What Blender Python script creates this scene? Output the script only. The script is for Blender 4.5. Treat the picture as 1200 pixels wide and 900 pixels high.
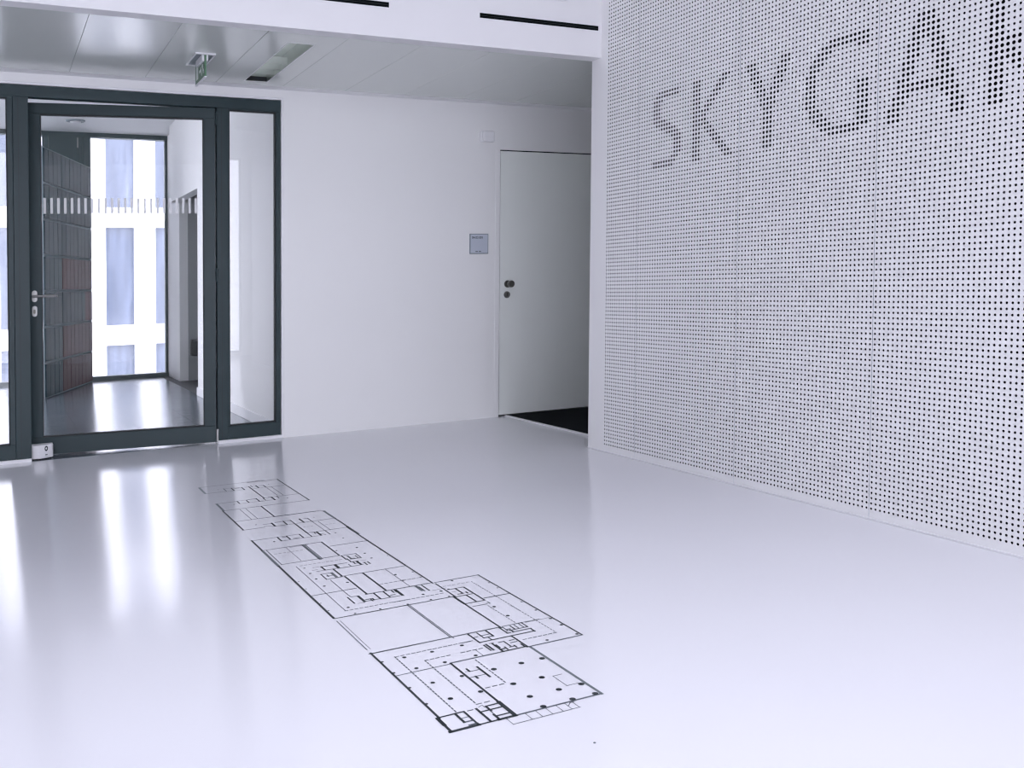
import bpy, bmesh, math, random
import numpy as np
from mathutils import Matrix, Vector

for _o in list(bpy.data.objects):
    bpy.data.objects.remove(_o)
random.seed(7)
scene = bpy.context.scene
COL = scene.collection

# ---------------------------------------------------------------- dimensions (metres)
PITCH = 0.0235            # hole pitch of the perforated panels
XW = 3.4769               # face of the perforated wall
YB = 6.8746               # face of the back wall
SHEAR = 0.0364             # z shear of the whole level room along x, fitted to the camera view
EYE = 0.9693
HC = 2.5216               # lower ceiling
HM = 3.65                 # main ceiling
YBEAM = 5.1526            # front of the bulkhead
YEND = 5.2550             # end of the perforated wall
YREAR = -2.0
XLEFT = -3.2


def zf(x):
    return SHEAR * (x - XW)


# ---------------------------------------------------------------- camera
yaw, pitch, roll = 0.4620, -0.0371, 0.0063
fw = Vector((math.sin(yaw) * math.cos(pitch), math.cos(yaw) * math.cos(pitch), math.sin(pitch)))
rt = Vector((math.cos(yaw), -math.sin(yaw), 0.0))
up = rt.cross(fw)
R = rt * math.cos(roll) + up * math.sin(roll)
U = up * math.cos(roll) - rt * math.sin(roll)
cam_data = bpy.data.cameras.new('camera')
cam = bpy.data.objects.new('camera', cam_data)
COL.objects.link(cam)
m = Matrix.Identity(4)
for i in range(3):
    m[i][0], m[i][1], m[i][2] = R[i], U[i], -fw[i]
m[2][3] = EYE
cam.matrix_world = m
cam_data.sensor_fit = 'HORIZONTAL'
cam_data.sensor_width = 36.0
cam_data.lens = 1125.75 / 1200 * 36.0
cam_data.shift_x = (600 - 551.94) / 1200
cam_data.shift_y = -(450 - 391.63) / 1200
cam_data.clip_start = 0.02
cam_data.clip_end = 300
scene.camera = cam

# ---------------------------------------------------------------- sky and exposure
world = bpy.data.worlds.new('overcast_sky')
scene.world = world
world.use_nodes = True
bg = world.node_tree.nodes['Background']
bg.inputs[0].default_value = (0.86, 0.855, 1.0, 1)
bg.inputs[1].default_value = 6.65
scene.view_settings.view_transform = 'Standard'
scene.view_settings.look = 'None'
scene.view_settings.gamma = 1.0
scene.view_settings.use_curve_mapping = False
scene.view_settings.exposure = 0.0
scene.cycles.use_denoising = True
scene.cycles.filter_width = 1.3
scene.cycles.max_bounces = 14
scene.cycles.diffuse_bounces = 8
scene.cycles.glossy_bounces = 6
scene.cycles.transparent_max_bounces = 16
scene.cycles.sample_clamp_indirect = 8.0


def portal(name, loc, rot, sx, sy):
    d = bpy.data.lights.new(name, 'AREA')
    d.shape = 'RECTANGLE'; d.size = sx; d.size_y = sy
    d.cycles.is_portal = True
    o = bpy.data.objects.new(name, d); COL.objects.link(o)
    o.location = loc; o.rotation_euler = rot
    return o


# sky portals: rear glazing and corridor end, plus the added rooflight and side glazing
portal('rear_window_portal', (0.315, YREAR - 0.16, 1.5), (math.radians(90), 0, 0), 6.73, 3.2)
portal('added_rooflight_portal', (0.4, 0.925, HM + 0.02), (0, 0, 0), 5.2, 1.25)
portal('added_side_portal', (-1.72, 10.7, 1.45), (0, math.radians(-90), 0), 3.0, 4.2)
portal('corridor_window_portal', (0.2, 12.98, 1.5), (math.radians(-90), 0, 0), 3.7, 3.0)

# ---------------------------------------------------------------- materials
MATS = {}


def mat(name, color, rough=0.5, metal=0.0, spec=0.5, noise=0.0, nscale=6.0, stretch=(1, 1, 1), bump=0.0, bscale=40.0,
        coat=0.0, rnoise=0.0):
    if name in MATS:
        return MATS[name]
    M = bpy.data.materials.new(name); M.use_nodes = True
    nt = M.node_tree; b = nt.nodes['Principled BSDF']
    b.inputs['Base Color'].default_value = (*color, 1)
    b.inputs['Roughness'].default_value = rough
    b.inputs['Metallic'].default_value = metal
    b.inputs['Specular IOR Level'].default_value = spec
    b.inputs['Coat Weight'].default_value = coat
    b.inputs['Coat Roughness'].default_value = 0.06
    tc = nt.nodes.new('ShaderNodeTexCoord')
    mp = nt.nodes.new('ShaderNodeMapping'); mp.inputs['Scale'].default_value = stretch
    nt.links.new(tc.outputs['Object'], mp.inputs['Vector'])
    nz = nt.nodes.new('ShaderNodeTexNoise'); nz.inputs['Scale'].default_value = nscale; nz.inputs['Detail'].default_value = 5
    nt.links.new(mp.outputs[0], nz.inputs['Vector'])
    mx = nt.nodes.new('ShaderNodeMix'); mx.data_type = 'RGBA'
    mx.inputs['A'].default_value = (*[max(0, c * (1 - noise)) for c in color], 1)
    mx.inputs['B'].default_value = (*[min(1, c * (1 + noise)) for c in color], 1)
    nt.links.new(nz.outputs['Fac'], mx.inputs['Factor'])
    nt.links.new(mx.outputs['Result'], b.inputs['Base Color'])
    if rnoise:
        mr = nt.nodes.new('ShaderNodeMapRange')
        mr.inputs['To Min'].default_value = rough - rnoise; mr.inputs['To Max'].default_value = rough + rnoise
        nt.links.new(nz.outputs['Fac'], mr.inputs['Value']); nt.links.new(mr.outputs[0], b.inputs['Roughness'])
    if bump:
        n2 = nt.nodes.new('ShaderNodeTexNoise'); n2.inputs['Scale'].default_value = bscale; n2.inputs['Detail'].default_value = 3
        nt.links.new(mp.outputs[0], n2.inputs['Vector'])
        bp = nt.nodes.new('ShaderNodeBump'); bp.inputs['Strength'].default_value = bump; bp.inputs['Distance'].default_value = 0.002
        nt.links.new(n2.outputs['Fac'], bp.inputs['Height']); nt.links.new(bp.outputs[0], b.inputs['Normal'])
    MATS[name] = M
    return M


def glass(name, tint, ior=1.5):
    M = bpy.data.materials.new(name); M.use_nodes = True
    nt = M.node_tree; nt.nodes.clear()
    out = nt.nodes.new('ShaderNodeOutputMaterial')
    tr = nt.nodes.new('ShaderNodeBsdfTransparent'); tr.inputs[0].default_value = (*tint, 1)
    gl = nt.nodes.new('ShaderNodeBsdfGlossy'); gl.inputs['Roughness'].default_value = 0.0
    fr = nt.nodes.new('ShaderNodeFresnel'); fr.inputs['IOR'].default_value = ior
    mx = nt.nodes.new('ShaderNodeMixShader')
    nt.links.new(fr.outputs[0], mx.inputs[0]); nt.links.new(tr.outputs[0], mx.inputs[1]); nt.links.new(gl.outputs[0], mx.inputs[2])
    nt.links.new(mx.outputs[0], out.inputs[0])
    MATS[name] = M
    return M


WHITE = mat('white_wall_paint', (0.83, 0.83, 0.82), 0.6, noise=0.015, nscale=1.5, bump=0.05, bscale=220)
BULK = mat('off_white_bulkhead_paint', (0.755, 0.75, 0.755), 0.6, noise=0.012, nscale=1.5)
WHITE2 = mat('white_ceiling_paint', (0.86, 0.86, 0.86), 0.7, noise=0.01)
PANEL = mat('white_lacquered_panel', (0.86, 0.855, 0.85), 0.42, noise=0.01, nscale=0.8)
DARKFELT = mat('black_acoustic_felt', (0.004, 0.005, 0.006), 0.95, spec=0.1)
JOINT = mat('blue_grey_joint_profile', (0.30, 0.40, 0.56), 0.4)
FLOOR = mat('white_poured_resin_floor', (0.78, 0.78, 0.815), 0.13, spec=0.55, noise=0.012, nscale=1.2, stretch=(1, 1, 1), bump=0.035, bscale=9, rnoise=0.03)
METALC = mat('satin_white_metal_ceiling', (0.68, 0.71, 0.67), 0.19, metal=0.0, spec=1.0, noise=0.01)
FRAME = mat('anthracite_powder_coat', (0.014, 0.032, 0.036), 0.42, spec=.32, noise=0.06, nscale=2)
GASKET = mat('black_rubber_gasket', (0.006, 0.009, 0.010), 0.6)
STEEL = mat('brushed_stainless_steel', (0.36, 0.36, 0.35), 0.34, metal=1.0, noise=0.05, nscale=60)
DARKSTEEL = mat('dark_satin_nickel', (0.16, 0.16, 0.14), 0.4, metal=0.7)
DOORW = mat('white_lacquered_door', (0.84, 0.87, 0.83), 0.45, noise=0.01)
MAT_BLACK = mat('black_coir_mat', (0.008, 0.010, 0.013), 0.95, spec=0.1, noise=0.4, nscale=160, bump=0.6, bscale=300)
BLACKGAP = mat('dark_slot_interior', (0.003, 0.005, 0.006), 0.9, spec=.1)
PLASTIC = mat('white_plastic', (0.80, 0.80, 0.81), 0.35)
SIGNP = mat('pale_blue_sign_face', (0.52, 0.56, 0.63), 0.3)
SIGNE = mat('grey_sign_edge', (0.25, 0.29, 0.31), 0.4)
INK = mat('dark_print', (0.02, 0.028, 0.032), 0.55)
INKG = mat('grey_print', (0.15, 0.175, 0.185), 0.55)
INKB = mat('blue_grey_print', (0.10, 0.115, 0.13), 0.55)
GREEN = mat('green_sign_film', (0.055, 0.16, 0.075), 0.35)
SIGNW = mat('white_sign_film', (0.75, 0.80, 0.76), 0.4)
MIRROR = mat('satin_reflector', (0.66, 0.69, 0.65), 0.3, metal=1.0)
STONE = mat('dark_slate_floor', (0.105, 0.130, 0.155), 0.2, spec=0.7, noise=0.85, nscale=1.7, stretch=(1, 9, 1), bump=0.2, bscale=3, rnoise=0.06)
GROUT = mat('slate_joint', (0.03, 0.033, 0.036), 0.6)
DARKP = mat('dark_grey_green_panel', (0.085, 0.115, 0.115), 0.5, noise=0.05)
REFL_T = mat('dark_teal_reflection', (0.014, 0.040, 0.050), 0.55, spec=.2, noise=0.25, nscale=7, stretch=(1, 1, .3))  # teal, red and line colours of a reflection, put on solid cells
REFL_R = mat('dark_red_reflection', (0.058, 0.017, 0.021), 0.55, spec=.2, noise=0.25, nscale=7, stretch=(1, 1, .3))
REFL_J = mat('pale_reflection_line', (0.22, 0.27, 0.29), 0.8, spec=.1)
RECESSG = mat('grey_recess_paint', (0.33, 0.35, 0.35), 0.6)
FACADE = mat('white_precast_facade', (0.86, 0.86, 0.87), 0.6, noise=0.01)
PAVING = mat('pale_courtyard_paving', (0.45, 0.46, 0.47), 0.8, noise=0.1)
CLEAR = glass('clear_glazing', (0.965, 0.97, 0.97))


def film():
    M = bpy.data.materials.new('white_glass_film'); M.use_nodes = True
    nt = M.node_tree; nt.nodes.clear()
    out = nt.nodes.new('ShaderNodeOutputMaterial')
    tr = nt.nodes.new('ShaderNodeBsdfTransparent')
    df = nt.nodes.new('ShaderNodeBsdfDiffuse'); df.inputs[0].default_value = (.9, .9, .9, 1)
    tl = nt.nodes.new('ShaderNodeBsdfTranslucent'); tl.inputs[0].default_value = (.9, .9, .9, 1)
    m1 = nt.nodes.new('ShaderNodeMixShader'); m1.inputs[0].default_value = .4
    m2 = nt.nodes.new('ShaderNodeMixShader'); m2.inputs[0].default_value = .86
    nt.links.new(df.outputs[0], m1.inputs[1]); nt.links.new(tl.outputs[0], m1.inputs[2])
    nt.links.new(tr.outputs[0], m2.inputs[1]); nt.links.new(m1.outputs[0], m2.inputs[2])
    nt.links.new(m2.outputs[0], out.inputs[0])
    return M


MARK = film()
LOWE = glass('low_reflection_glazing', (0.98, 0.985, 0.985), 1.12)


def facade_glass():
    M = mat('curtained_blue_glazing', (0.12, 0.14, 0.19), 0.08, spec=0.5, noise=0.75, nscale=2.6, stretch=(3.2, 1, 0.22))
    return M


FGLASS = facade_glass()

# ---------------------------------------------------------------- mesh helpers
ORIGIN = {}


def tag(o, label=None, cat=None, group=None, kind=None):
    if label: o['label'] = label
    if cat: o['category'] = cat
    if group: o['group'] = group
    if kind: o['kind'] = kind
    return o


def thing(name, loc, label, cat, group=None, kind=None):
    o = bpy.data.objects.new(name, None); COL.objects.link(o)
    o.empty_display_size = 0.1
    w = Vector((loc[0], loc[1], loc[2] + zf(loc[0])))
    o.location = w; ORIGIN[o.name] = w
    return tag(o, label, cat, group, kind)


class MB:
    """collects faces in level room coordinates; build() shears their heights along x"""

    def __init__(s):
        s.v = []; s.f = []

    def box(s, x0, x1, y0, y1, z0, z1):
        n = len(s.v)
        s.v += [(x0, y0, z0), (x1, y0, z0), (x1, y1, z0), (x0, y1, z0), (x0, y0, z1), (x1, y0, z1), (x1, y1, z1), (x0, y1, z1)]
        s.f += [(n, n + 3, n + 2, n + 1), (n + 4, n + 5, n + 6, n + 7), (n, n + 1, n + 5, n + 4), (n + 1, n + 2, n + 6, n + 5),
                (n + 2, n + 3, n + 7, n + 6), (n + 3, n, n + 4, n + 7)]
        return s

    def fbox(s, T, u0, u1, n0, n1, z0, z1):
        """box in a turned frame, T(u, n, z) -> xyz"""
        n = len(s.v)
        for z in (z0, z1):
            s.v += [T(u0, n0, z), T(u1, n0, z), T(u1, n1, z), T(u0, n1, z)]
        s.f += [(n, n + 3, n + 2, n + 1), (n + 4, n + 5, n + 6, n + 7), (n, n + 1, n + 5, n + 4), (n + 1, n + 2, n + 6, n + 5),
                (n + 2, n + 3, n + 7, n + 6), (n + 3, n, n + 4, n + 7)]
        return s

    def prism(s, base, top):
        """two matching loops of points, closed at both ends"""
        n = len(s.v); k = len(base)
        s.v += [tuple(p) for p in base] + [tuple(p) for p in top]
        s.f.append(tuple(range(n + k - 1, n - 1, -1))); s.f.append(tuple(range(n + k, n + 2 * k)))
        for i in range(k):
            j = (i + 1) % k
            s.f.append((n + i, n + j, n + k + j, n + k + i))
        return s

    def loft(s, loops):
        n = len(s.v); k = len(loops[0])
        for lp in loops: s.v += [tuple(p) for p in lp]
        s.f.append(tuple(range(n + k - 1, n - 1, -1)))
        for a in range(len(loops) - 1):
            for i in range(k):
                j = (i + 1) % k
                s.f.append((n + a * k + i, n + a * k + j, n + (a + 1) * k + j, n + (a + 1) * k + i))
        e = n + (len(loops) - 1) * k
        s.f.append(tuple(range(e, e + k)))
        return s

    def poly(s, pts):
        n = len(s.v); s.v += [tuple(p) for p in pts]; s.f.append(tuple(range(n, n + len(pts)))); return s

    def build(s, name, material, parent=None, label=None, cat=None, group=None, kind=None, bevel=0.0, segs=2, smooth=False):
        V = [Vector((x, y, z + zf(x))) for x, y, z in s.v]
        lo = Vector([min(p[i] for p in V) for i in range(3)]); hi = Vector([max(p[i] for p in V) for i in range(3)])
        org = Vector(((lo.x + hi.x) / 2, (lo.y + hi.y) / 2, lo.z))
        me = bpy.data.meshes.new(name)
        me.from_pydata([p - org for p in V], [], s.f)
        me.materials.append(material); me.update()
        bm = bmesh.new(); bm.from_mesh(me); bmesh.ops.recalc_face_normals(bm, faces=bm.faces); bm.to_mesh(me); bm.free()
        if smooth:
            for p in me.polygons: p.use_smooth = True
        return link(name, me, org, parent, label, cat, group, kind, bevel, segs)


def link(name, me, org, parent=None, label=None, cat=None, group=None, kind=None, bevel=0.0, segs=2):
    o = bpy.data.objects.new(name, me); COL.objects.link(o)
    ORIGIN[o.name] = Vector(org)
    if parent:
        o.parent = parent; o.location = Vector(org) - ORIGIN[parent.name]
    else:
        o.location = org
    if bevel:
        b = o.modifiers.new('edge', 'BEVEL'); b.width = bevel; b.segments = segs; b.limit_method = 'ANGLE'
    return tag(o, label, cat, group, kind)


def dup(o, dx, dy, dz=0.0, parent=None, material=None):
    c = o.copy(); COL.objects.link(c)
    ORIGIN[c.name] = ORIGIN[o.name] + Vector((dx, dy, dz + SHEAR * dx))
    c.parent = parent if parent else o.parent
    c.location = ORIGIN[c.name] - (ORIGIN[c.parent.name] if c.parent else Vector())
    if material:
        c.data = o.data.copy(); c.data.materials[0] = material
    return c


def circle(cx, cz, r, n=16, rz=None):
    rz = rz or r
    return [(cx + r * math.cos(2 * math.pi * i / n), cz + rz * math.sin(2 * math.pi * i / n)) for i in range(n)]


def stadium(cx, cz, w, hgt, n=8):
    r = w / 2; pts = []
    for i in range(n + 1):
        a = math.pi * i / n; pts.append((cx + r * math.cos(a), cz + hgt / 2 - r + r * math.sin(a)))
    for i in range(n + 1):
        a = math.pi + math.pi * i / n; pts.append((cx + r * math.cos(a), cz - hgt / 2 + r + r * math.sin(a)))
    return pts

# ================================================================ the setting
S = 'structure'
MB().box(XLEFT - 0.2, 6.2, YREAR - 0.2, YB + 0.02, -0.2, 0.0).box(3.2, 6.2, YB + .02, YB + .5, -.2, 0).build('floor', FLOOR, label='glossy white poured resin floor of the hall', cat='floor', kind=S)
RLX0, RLX1, RLY0, RLY1 = -2.2, 3.0, 0.3, 1.55      # opening for the added rooflight
ch = MB().box(XLEFT - 0.2, 5.6, YREAR - 0.2, RLY0, HM, HM + 0.15).box(XLEFT - 0.2, 5.6, RLY1, YEND, HM, HM + 0.15)
ch.box(XLEFT - 0.2, RLX0, RLY0, RLY1, HM, HM + 0.15).box(RLX1, 5.6, RLY0, RLY1, HM, HM + 0.15)
ch.build('ceiling_hall', WHITE2, label='high white ceiling over the hall, above the bulkhead', cat='ceiling', kind=S)
MB().box(XLEFT - 0.2, XLEFT, YREAR - 0.2, YB + 0.2, 0, HM).build('wall_left', WHITE, label='plain white side wall of the hall, opposite the perforated wall', cat='wall', kind=S)

# --- back wall with its two openings
XO0, XO1, HO = -1.62, 1.896, 2.466          # glazed opening
XD0, XD1, HD = 3.676, 4.70, 2.163           # white door
wb = MB()
wb.box(XLEFT, XO0, YB, YB + 0.2, 0, 3.2)
wb.box(XO0, XO1, YB, YB + 0.2, HO, 3.2)
wb.box(XO1, XD0, YB, YB + 0.2, 0, 3.2)
wb.box(XD0, XD1, YB, YB + 0.2, HD, 3.2)
wb.box(XD1, 6.2, YB, YB + 0.2, 0, 3.2)
wb.build('wall_back', WHITE, label='white painted wall around the glazed door and the white door', cat='wall', kind=S)

# --- bulkhead above the lower zone
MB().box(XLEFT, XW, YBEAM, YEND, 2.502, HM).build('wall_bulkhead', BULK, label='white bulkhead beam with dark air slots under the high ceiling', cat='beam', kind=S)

# --- recess behind the perforated wall
MB().box(5.4, 5.6, YREAR, YB + 0.2, 0, HM).build('wall_recess', WHITE, label='white side wall of the recess behind the perforated wall', cat='wall', kind=S)
MB().box(XW + 0.15, 5.4, 2.6, 2.8, 0, HM).build('wall_recess_end', WHITE, label='white end wall closing the recess behind the perforated wall', cat='wall', kind=S)

# --- lower metal ceiling made of long panels
ceil = MB().box(XLEFT, 5.4, YEND, YB + 0.02, HC + 0.13, HC + 0.25).box(XW + .15, 5.4, 2.8, YEND, HC + 0.13, HC + 0.25).build('ceiling', WHITE2, label='satin white metal panel ceiling above the glazed door', cat='ceiling', kind=S)
MB().box(XLEFT, 5.4, 6.762, YB, HC, HC + 0.13).build('border_strip', WHITE2, ceil)
JX = 0.4585; PW = 0.4655
LX0, LX1, LY0, LY1 = 1.562, 1.712, 5.535, 6.64
proto = None
for k in range(-8, 11):
    x0, x1 = JX + k * PW, JX + (k + 1) * PW
    if x0 < XLEFT or x1 > 5.4: continue
    if x0 < LX0 < x1:      # panel with the cut-out for the luminaire
        pm = MB()
        pm.box(x0 + .0008, LX0, YEND, 6.76, HC, HC + .02).box(LX1, x1 - .0008, YEND, 6.76, HC, HC + .02)
        pm.box(LX0, LX1, YEND, LY0, HC, HC + .02).box(LX0, LX1, LY1, 6.76, HC, HC + .02)
        pm.build('ceiling_panel', METALC, ceil)
    elif proto is None:
        proto = MB().box(x0 + .0008, x1 - .0008, YEND, 6.76, HC, HC + .02).build('ceiling_panel', METALC, ceil, bevel=.0015, segs=1); px0 = x0
    else:
        dup(proto, x0 - px0, 0)
MB().box(XW + 0.15, 5.4, 2.8, YEND, HC, HC + 0.13).build('border_strip', WHITE2, ceil)

# --- corridor behind the glazing
YC0, YC1, HCO = YB + 0.2, 12.80, 3.07
XR = 1.91
fl = MB().box(-1.8, 3.2, YB + .02, YC1 + .2, -0.2, -0.006).build('floor_corridor', GROUT, label='dark slate plank floor of the corridor behind the glazed door', cat='floor', kind=S)
plank = None
for i in range(8):
    for j in range(-1, 5):
        y0 = YB + .025 + j * 1.25 + (0.62 if i % 2 else 0.0); y1 = y0 + 1.246
        y0 = max(y0, YB + .025); y1 = min(y1, YC1 - .06)
        if y1 - y0 < .1: continue
        x0 = -1.6 + i * .44
        MB().box(x0, x0 + .4385, y0, y1, -.012, 0).build('plank', STONE, fl)
MB().box(-1.8, 3.2, YC0, YC1 + .2, HCO, HCO + .15).build('ceiling_corridor', WHITE2, label='white ceiling of the corridor behind the glazed door', cat='ceiling', kind=S)
w6 = thing('added_side_glazing', (-1.65, 9.9, 0), 'added unseen glazing on the left of the corridor, brightening it', 'window', kind=S)
YS = 8.6  # start of the unseen side glazing, added to brighten the corridor
MB().box(-1.7, -1.6, YS, YC1, 0, .10).build('window_rail', FRAME, w6)
MB().box(-1.7, -1.6, YS, YC1, 2.97, HCO).build('window_rail', FRAME, w6)
for i in range(4):
    y = YS + i * (YC1 - .06 - YS) / 3
    MB().box(-1.7, -1.6, y, y + .06, .10, 2.97).build('window_post', FRAME, w6)
    if i < 3: MB().box(-1.655, -1.647, y + .06, y + (YC1 - .06 - YS) / 3, .10, 2.97).build('pane', CLEAR, w6)
MB().box(-1.7, -1.6, YC0, YS, 0, HCO).build('wall_corridor_left', WHITE, label='white left wall of the corridor, outside the picture', cat='wall', kind=S)
wr = MB()
wr.box(XR, XR + .12, YC0, 10.22, 0, HCO)
wr.box(XR, XR + .12, 10.22, 11.95, 2.15, HCO)
wr.box(2.02, 2.12, 11.95, YC1 + .2, 0, HCO)
wr.build('wall_corridor_right', WHITE, label='white right wall of the corridor with a doorless opening', cat='wall', kind=S)
MB().box(XR - .014, XR, YC0, 10.22, 0, .085).build('baseboard_corridor', PLASTIC, label='white skirting along the right corridor wall', cat='baseboard', kind=S, bevel=.003)
rg = MB().box(2.12, 3.0, 11.95, 12.05, 0, HCO).box(2.9, 3.0, 10.1, 11.95, 0, HCO).box(XR + .12, 3.0, 10.12, 10.22, 0, HCO)
rg.build('wall_recess_grey', RECESSG, label='grey painted walls inside the corridor opening', cat='wall', kind=S)
MB().box(2.14, 2.42, 11.83, 11.945, .30, .50).build('wall_box', GASKET, label='small black box on the grey wall in the corridor opening', cat='box', bevel=.02)

# dark end panels, and the door glass reflection built as a solid grid
dp = thing('wall_dark_panels', (0.83, YC1, 0), 'dark grey green panels beside the corridor end window', 'wall', kind=S)
for a, b in ((0.575, 0.625), (0.629, 0.952), (0.956, 1.010), (1.014, 1.100)):
    MB().box(a, b, YC1 - .03, YC1 + .05, 0.0, 3.02).build('panel', DARKP, dp)
MB().box(.945, .963, YC1 - .045, YC1 - .03, 2.88, 3.00).build('hinge', STEEL, dp, label='steel hinge')

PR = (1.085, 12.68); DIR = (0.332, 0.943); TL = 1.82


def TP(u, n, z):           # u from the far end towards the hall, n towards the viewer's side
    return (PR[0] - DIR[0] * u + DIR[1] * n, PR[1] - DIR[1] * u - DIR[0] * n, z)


tw = MB().fbox(TP, 0, TL, -.08, 0, 0, 2.63).build('reflection_grid', REFL_J, label='reflection in the door glass modelled as a dark teal and red grid behind it', cat='wall', kind=S)
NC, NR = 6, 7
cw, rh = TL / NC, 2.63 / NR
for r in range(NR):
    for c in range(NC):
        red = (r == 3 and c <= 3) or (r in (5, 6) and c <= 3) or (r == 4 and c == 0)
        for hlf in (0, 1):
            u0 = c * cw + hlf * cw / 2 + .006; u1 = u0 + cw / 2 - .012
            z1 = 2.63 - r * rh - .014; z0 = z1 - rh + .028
            MB().fbox(TP, u0, u1, 0, .012 + .003 * random.random(), z0, z1).build('reflection_cell', REFL_R if red else REFL_T, tw)

# corridor end window
w3 = thing('window_3', (0.2, YC1, 0), 'bright full height window at the far end of the corridor', 'window', kind=S)
MB().box(-1.6, 2.02, YC1 - .02, YC1 + .10, 3.015, HCO).build('window_head', DARKP, w3)
MB().box(-1.6, 2.02, YC1 - .03, YC1 + .10, 0, .048).build('window_sill', DARKP, w3)
for a, b in ((1.988, 2.02), (0.558, 0.575), (-1.6, -1.55), (-.55, -.50), (1.088, 1.104)):
    MB().box(a, b, YC1, YC1 + .08, .048, 3.015).build('window_post', DARKP, w3)
for a, b in ((1.104, 1.988), (-.50, .558), (-1.55, -.55)):
    MB().box(a, b, YC1 + .035, YC1 + .043, .048, 3.015).build('pane', CLEAR, w3)

# rear glazing of the hall, behind the viewer
WX0, WX1, WH = -3.05, 3.68, 3.25
rw = MB().box(XLEFT, 5.4, YREAR - .2, YREAR, WH, HM).box(XLEFT, WX0, YREAR - .2, YREAR, 0, WH).box(WX1, 5.4, YREAR - .2, YREAR, 0, WH).box(WX0, WX1, YREAR - .2, YREAR, 0, .05)
rw.build('wall_rear', WHITE, label='white wall around the large glazing behind the viewer', cat='wall', kind=S)
w4 = thing('window_4', (0.1, YREAR, 0), 'large full height glazing behind the viewer', 'window', kind=S)
NP = 5; WP = (WX1 - WX0) / NP
for i in range(NP + 1):
    x = WX0 + i * WP
    MB().box(max(WX0, x - .025), min(WX1, x + .025), YREAR - .14, YREAR - .06, .05, WH).build('window_post', FRAME, w4)
    if i < NP:
        MB().box(x + .03, x + WP - .03, YREAR - .104, YREAR - .096, .08, WH - .03).build('pane', CLEAR, w4)
MB().box(WX0, WX1, YREAR - .14, YREAR - .06, .05, .08).build('window_rail', FRAME, w4)
MB().box(WX0, WX1, YREAR - .14, YREAR - .06, WH - .03, WH).build('window_rail', FRAME, w4)

# unseen rooflight, added to brighten the near part of the hall
w5 = thing('added_rooflight', (0.4, 0.2, HM), 'added unseen rooflight in the high ceiling, brightening the near floor', 'rooflight', kind=S)
NQ = 4; QW = (RLX1 - RLX0) / NQ
for i in range(NQ + 1):
    x = RLX0 + i * QW
    MB().box(max(RLX0, x - .03), min(RLX1, x + .03), RLY0, RLY1, HM + .08, HM + .16).build('window_post', PLASTIC, w5)
    if i < NQ:
        MB().box(x + .03, x + QW - .03, RLY0, RLY1, HM + .12, HM + .13).build('pane', CLEAR, w5)

# ================================================================ perforated wall
wall_r = thing('wall_right', (XW, 2.4, 0), 'white perforated panel wall with the word SKYGAR in larger holes', 'wall', kind=S)
YE = -0.50
MB().box(XW + .022, XW + .15, YE, YEND, 0, HM).build('core', WHITE, wall_r)
MB().box(XW + .018, XW + .0215, YE + .01, YEND - .012, .01, HM - .01).build('backing', DARKFELT, wall_r, label='black backing felt')
MB().box(XW + .0101, XW + .022, YEND - .010, YEND, 0, HM).build('edge_profile', PANEL, wall_r)
MB().box(XW, XW + .15, YE - .01, YE, 0, HM).build('edge_profile', PANEL, wall_r)
MB().box(XW - .005, XW + .012, YE, YEND, 0, .0085).build('baseboard_right', PLASTIC, label='thin white strip at the foot of the perforated wall', cat='baseboard', kind=S, bevel=.002)


def ycol(p, c):
    return (201.5854 - (37 * (p - 1) + c if p > 0 else c) - .0934 * p) * PITCH


def zrow(r):
    return (92.1106 - r) * PITCH


RMIN, RMAX = -62, 90
RS, RB = 0.0053, 0.0079


def rng(*pairs):
    s = set()
    for a, b in pairs: s |= set(range(a, b + 1))
    return s


S_ = {0: rng((8, 15)), 1: rng((7, 15)), 2: rng((6, 9)), 7: rng((6, 10)), 8: rng((7, 12)), 9: rng((9, 14)), 10: rng((11, 15)), 11: rng((13, 16)),
      16: rng((13, 15)), 17: rng((6, 14)), 18: rng((6, 13))}
for r in (3, 4, 5, 6): S_[r] = rng((6, 8))
for r in (12, 13, 14, 15): S_[r] = rng((14, 16))
K_ = {r: rng((21, 23)) for r in range(19)}
for r, a in enumerate(((31, 33), (30, 32), (29, 31), (28, 30), (27, 29), (26, 28), (25, 27), (24, 26), (24, 25), (24, 25), (24, 26), (25, 27), (26, 28),
                       (27, 29), (28, 30), (29, 31), (30, 32), (31, 33), (32, 34))): K_[r] |= rng(a)
Y_ = {0: rng((2, 4), (12, 14)), 1: rng((2, 4), (12, 14)), 2: rng((3, 5), (11, 13)), 3: rng((3, 5), (11, 13)), 4: rng((4, 6), (10, 12)), 5: rng((4, 6), (10, 12)),
      6: rng((5, 7), (9, 11)), 7: rng((5, 7), (9, 11)), 8: rng((6, 10)), 9: rng((6, 10))}
for r in range(10, 19): Y_[r] = rng((7, 9))
G_ = {0: rng((25, 34)), 1: rng((23, 34)), 2: rng((22, 25), (32, 34)), 3: rng((21, 24)), 4: rng((20, 23)), 5: rng((20, 22)), 13: rng((20, 22)), 14: rng((20, 23)),
      15: rng((21, 24)), 16: rng((22, 25)), 17: rng((23, 34)), 18: rng((25, 32))}
for r in range(6, 13): G_[r] = rng((19, 21))
for r in range(9, 17): G_[r] = G_[r] | rng((32, 34))
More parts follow.
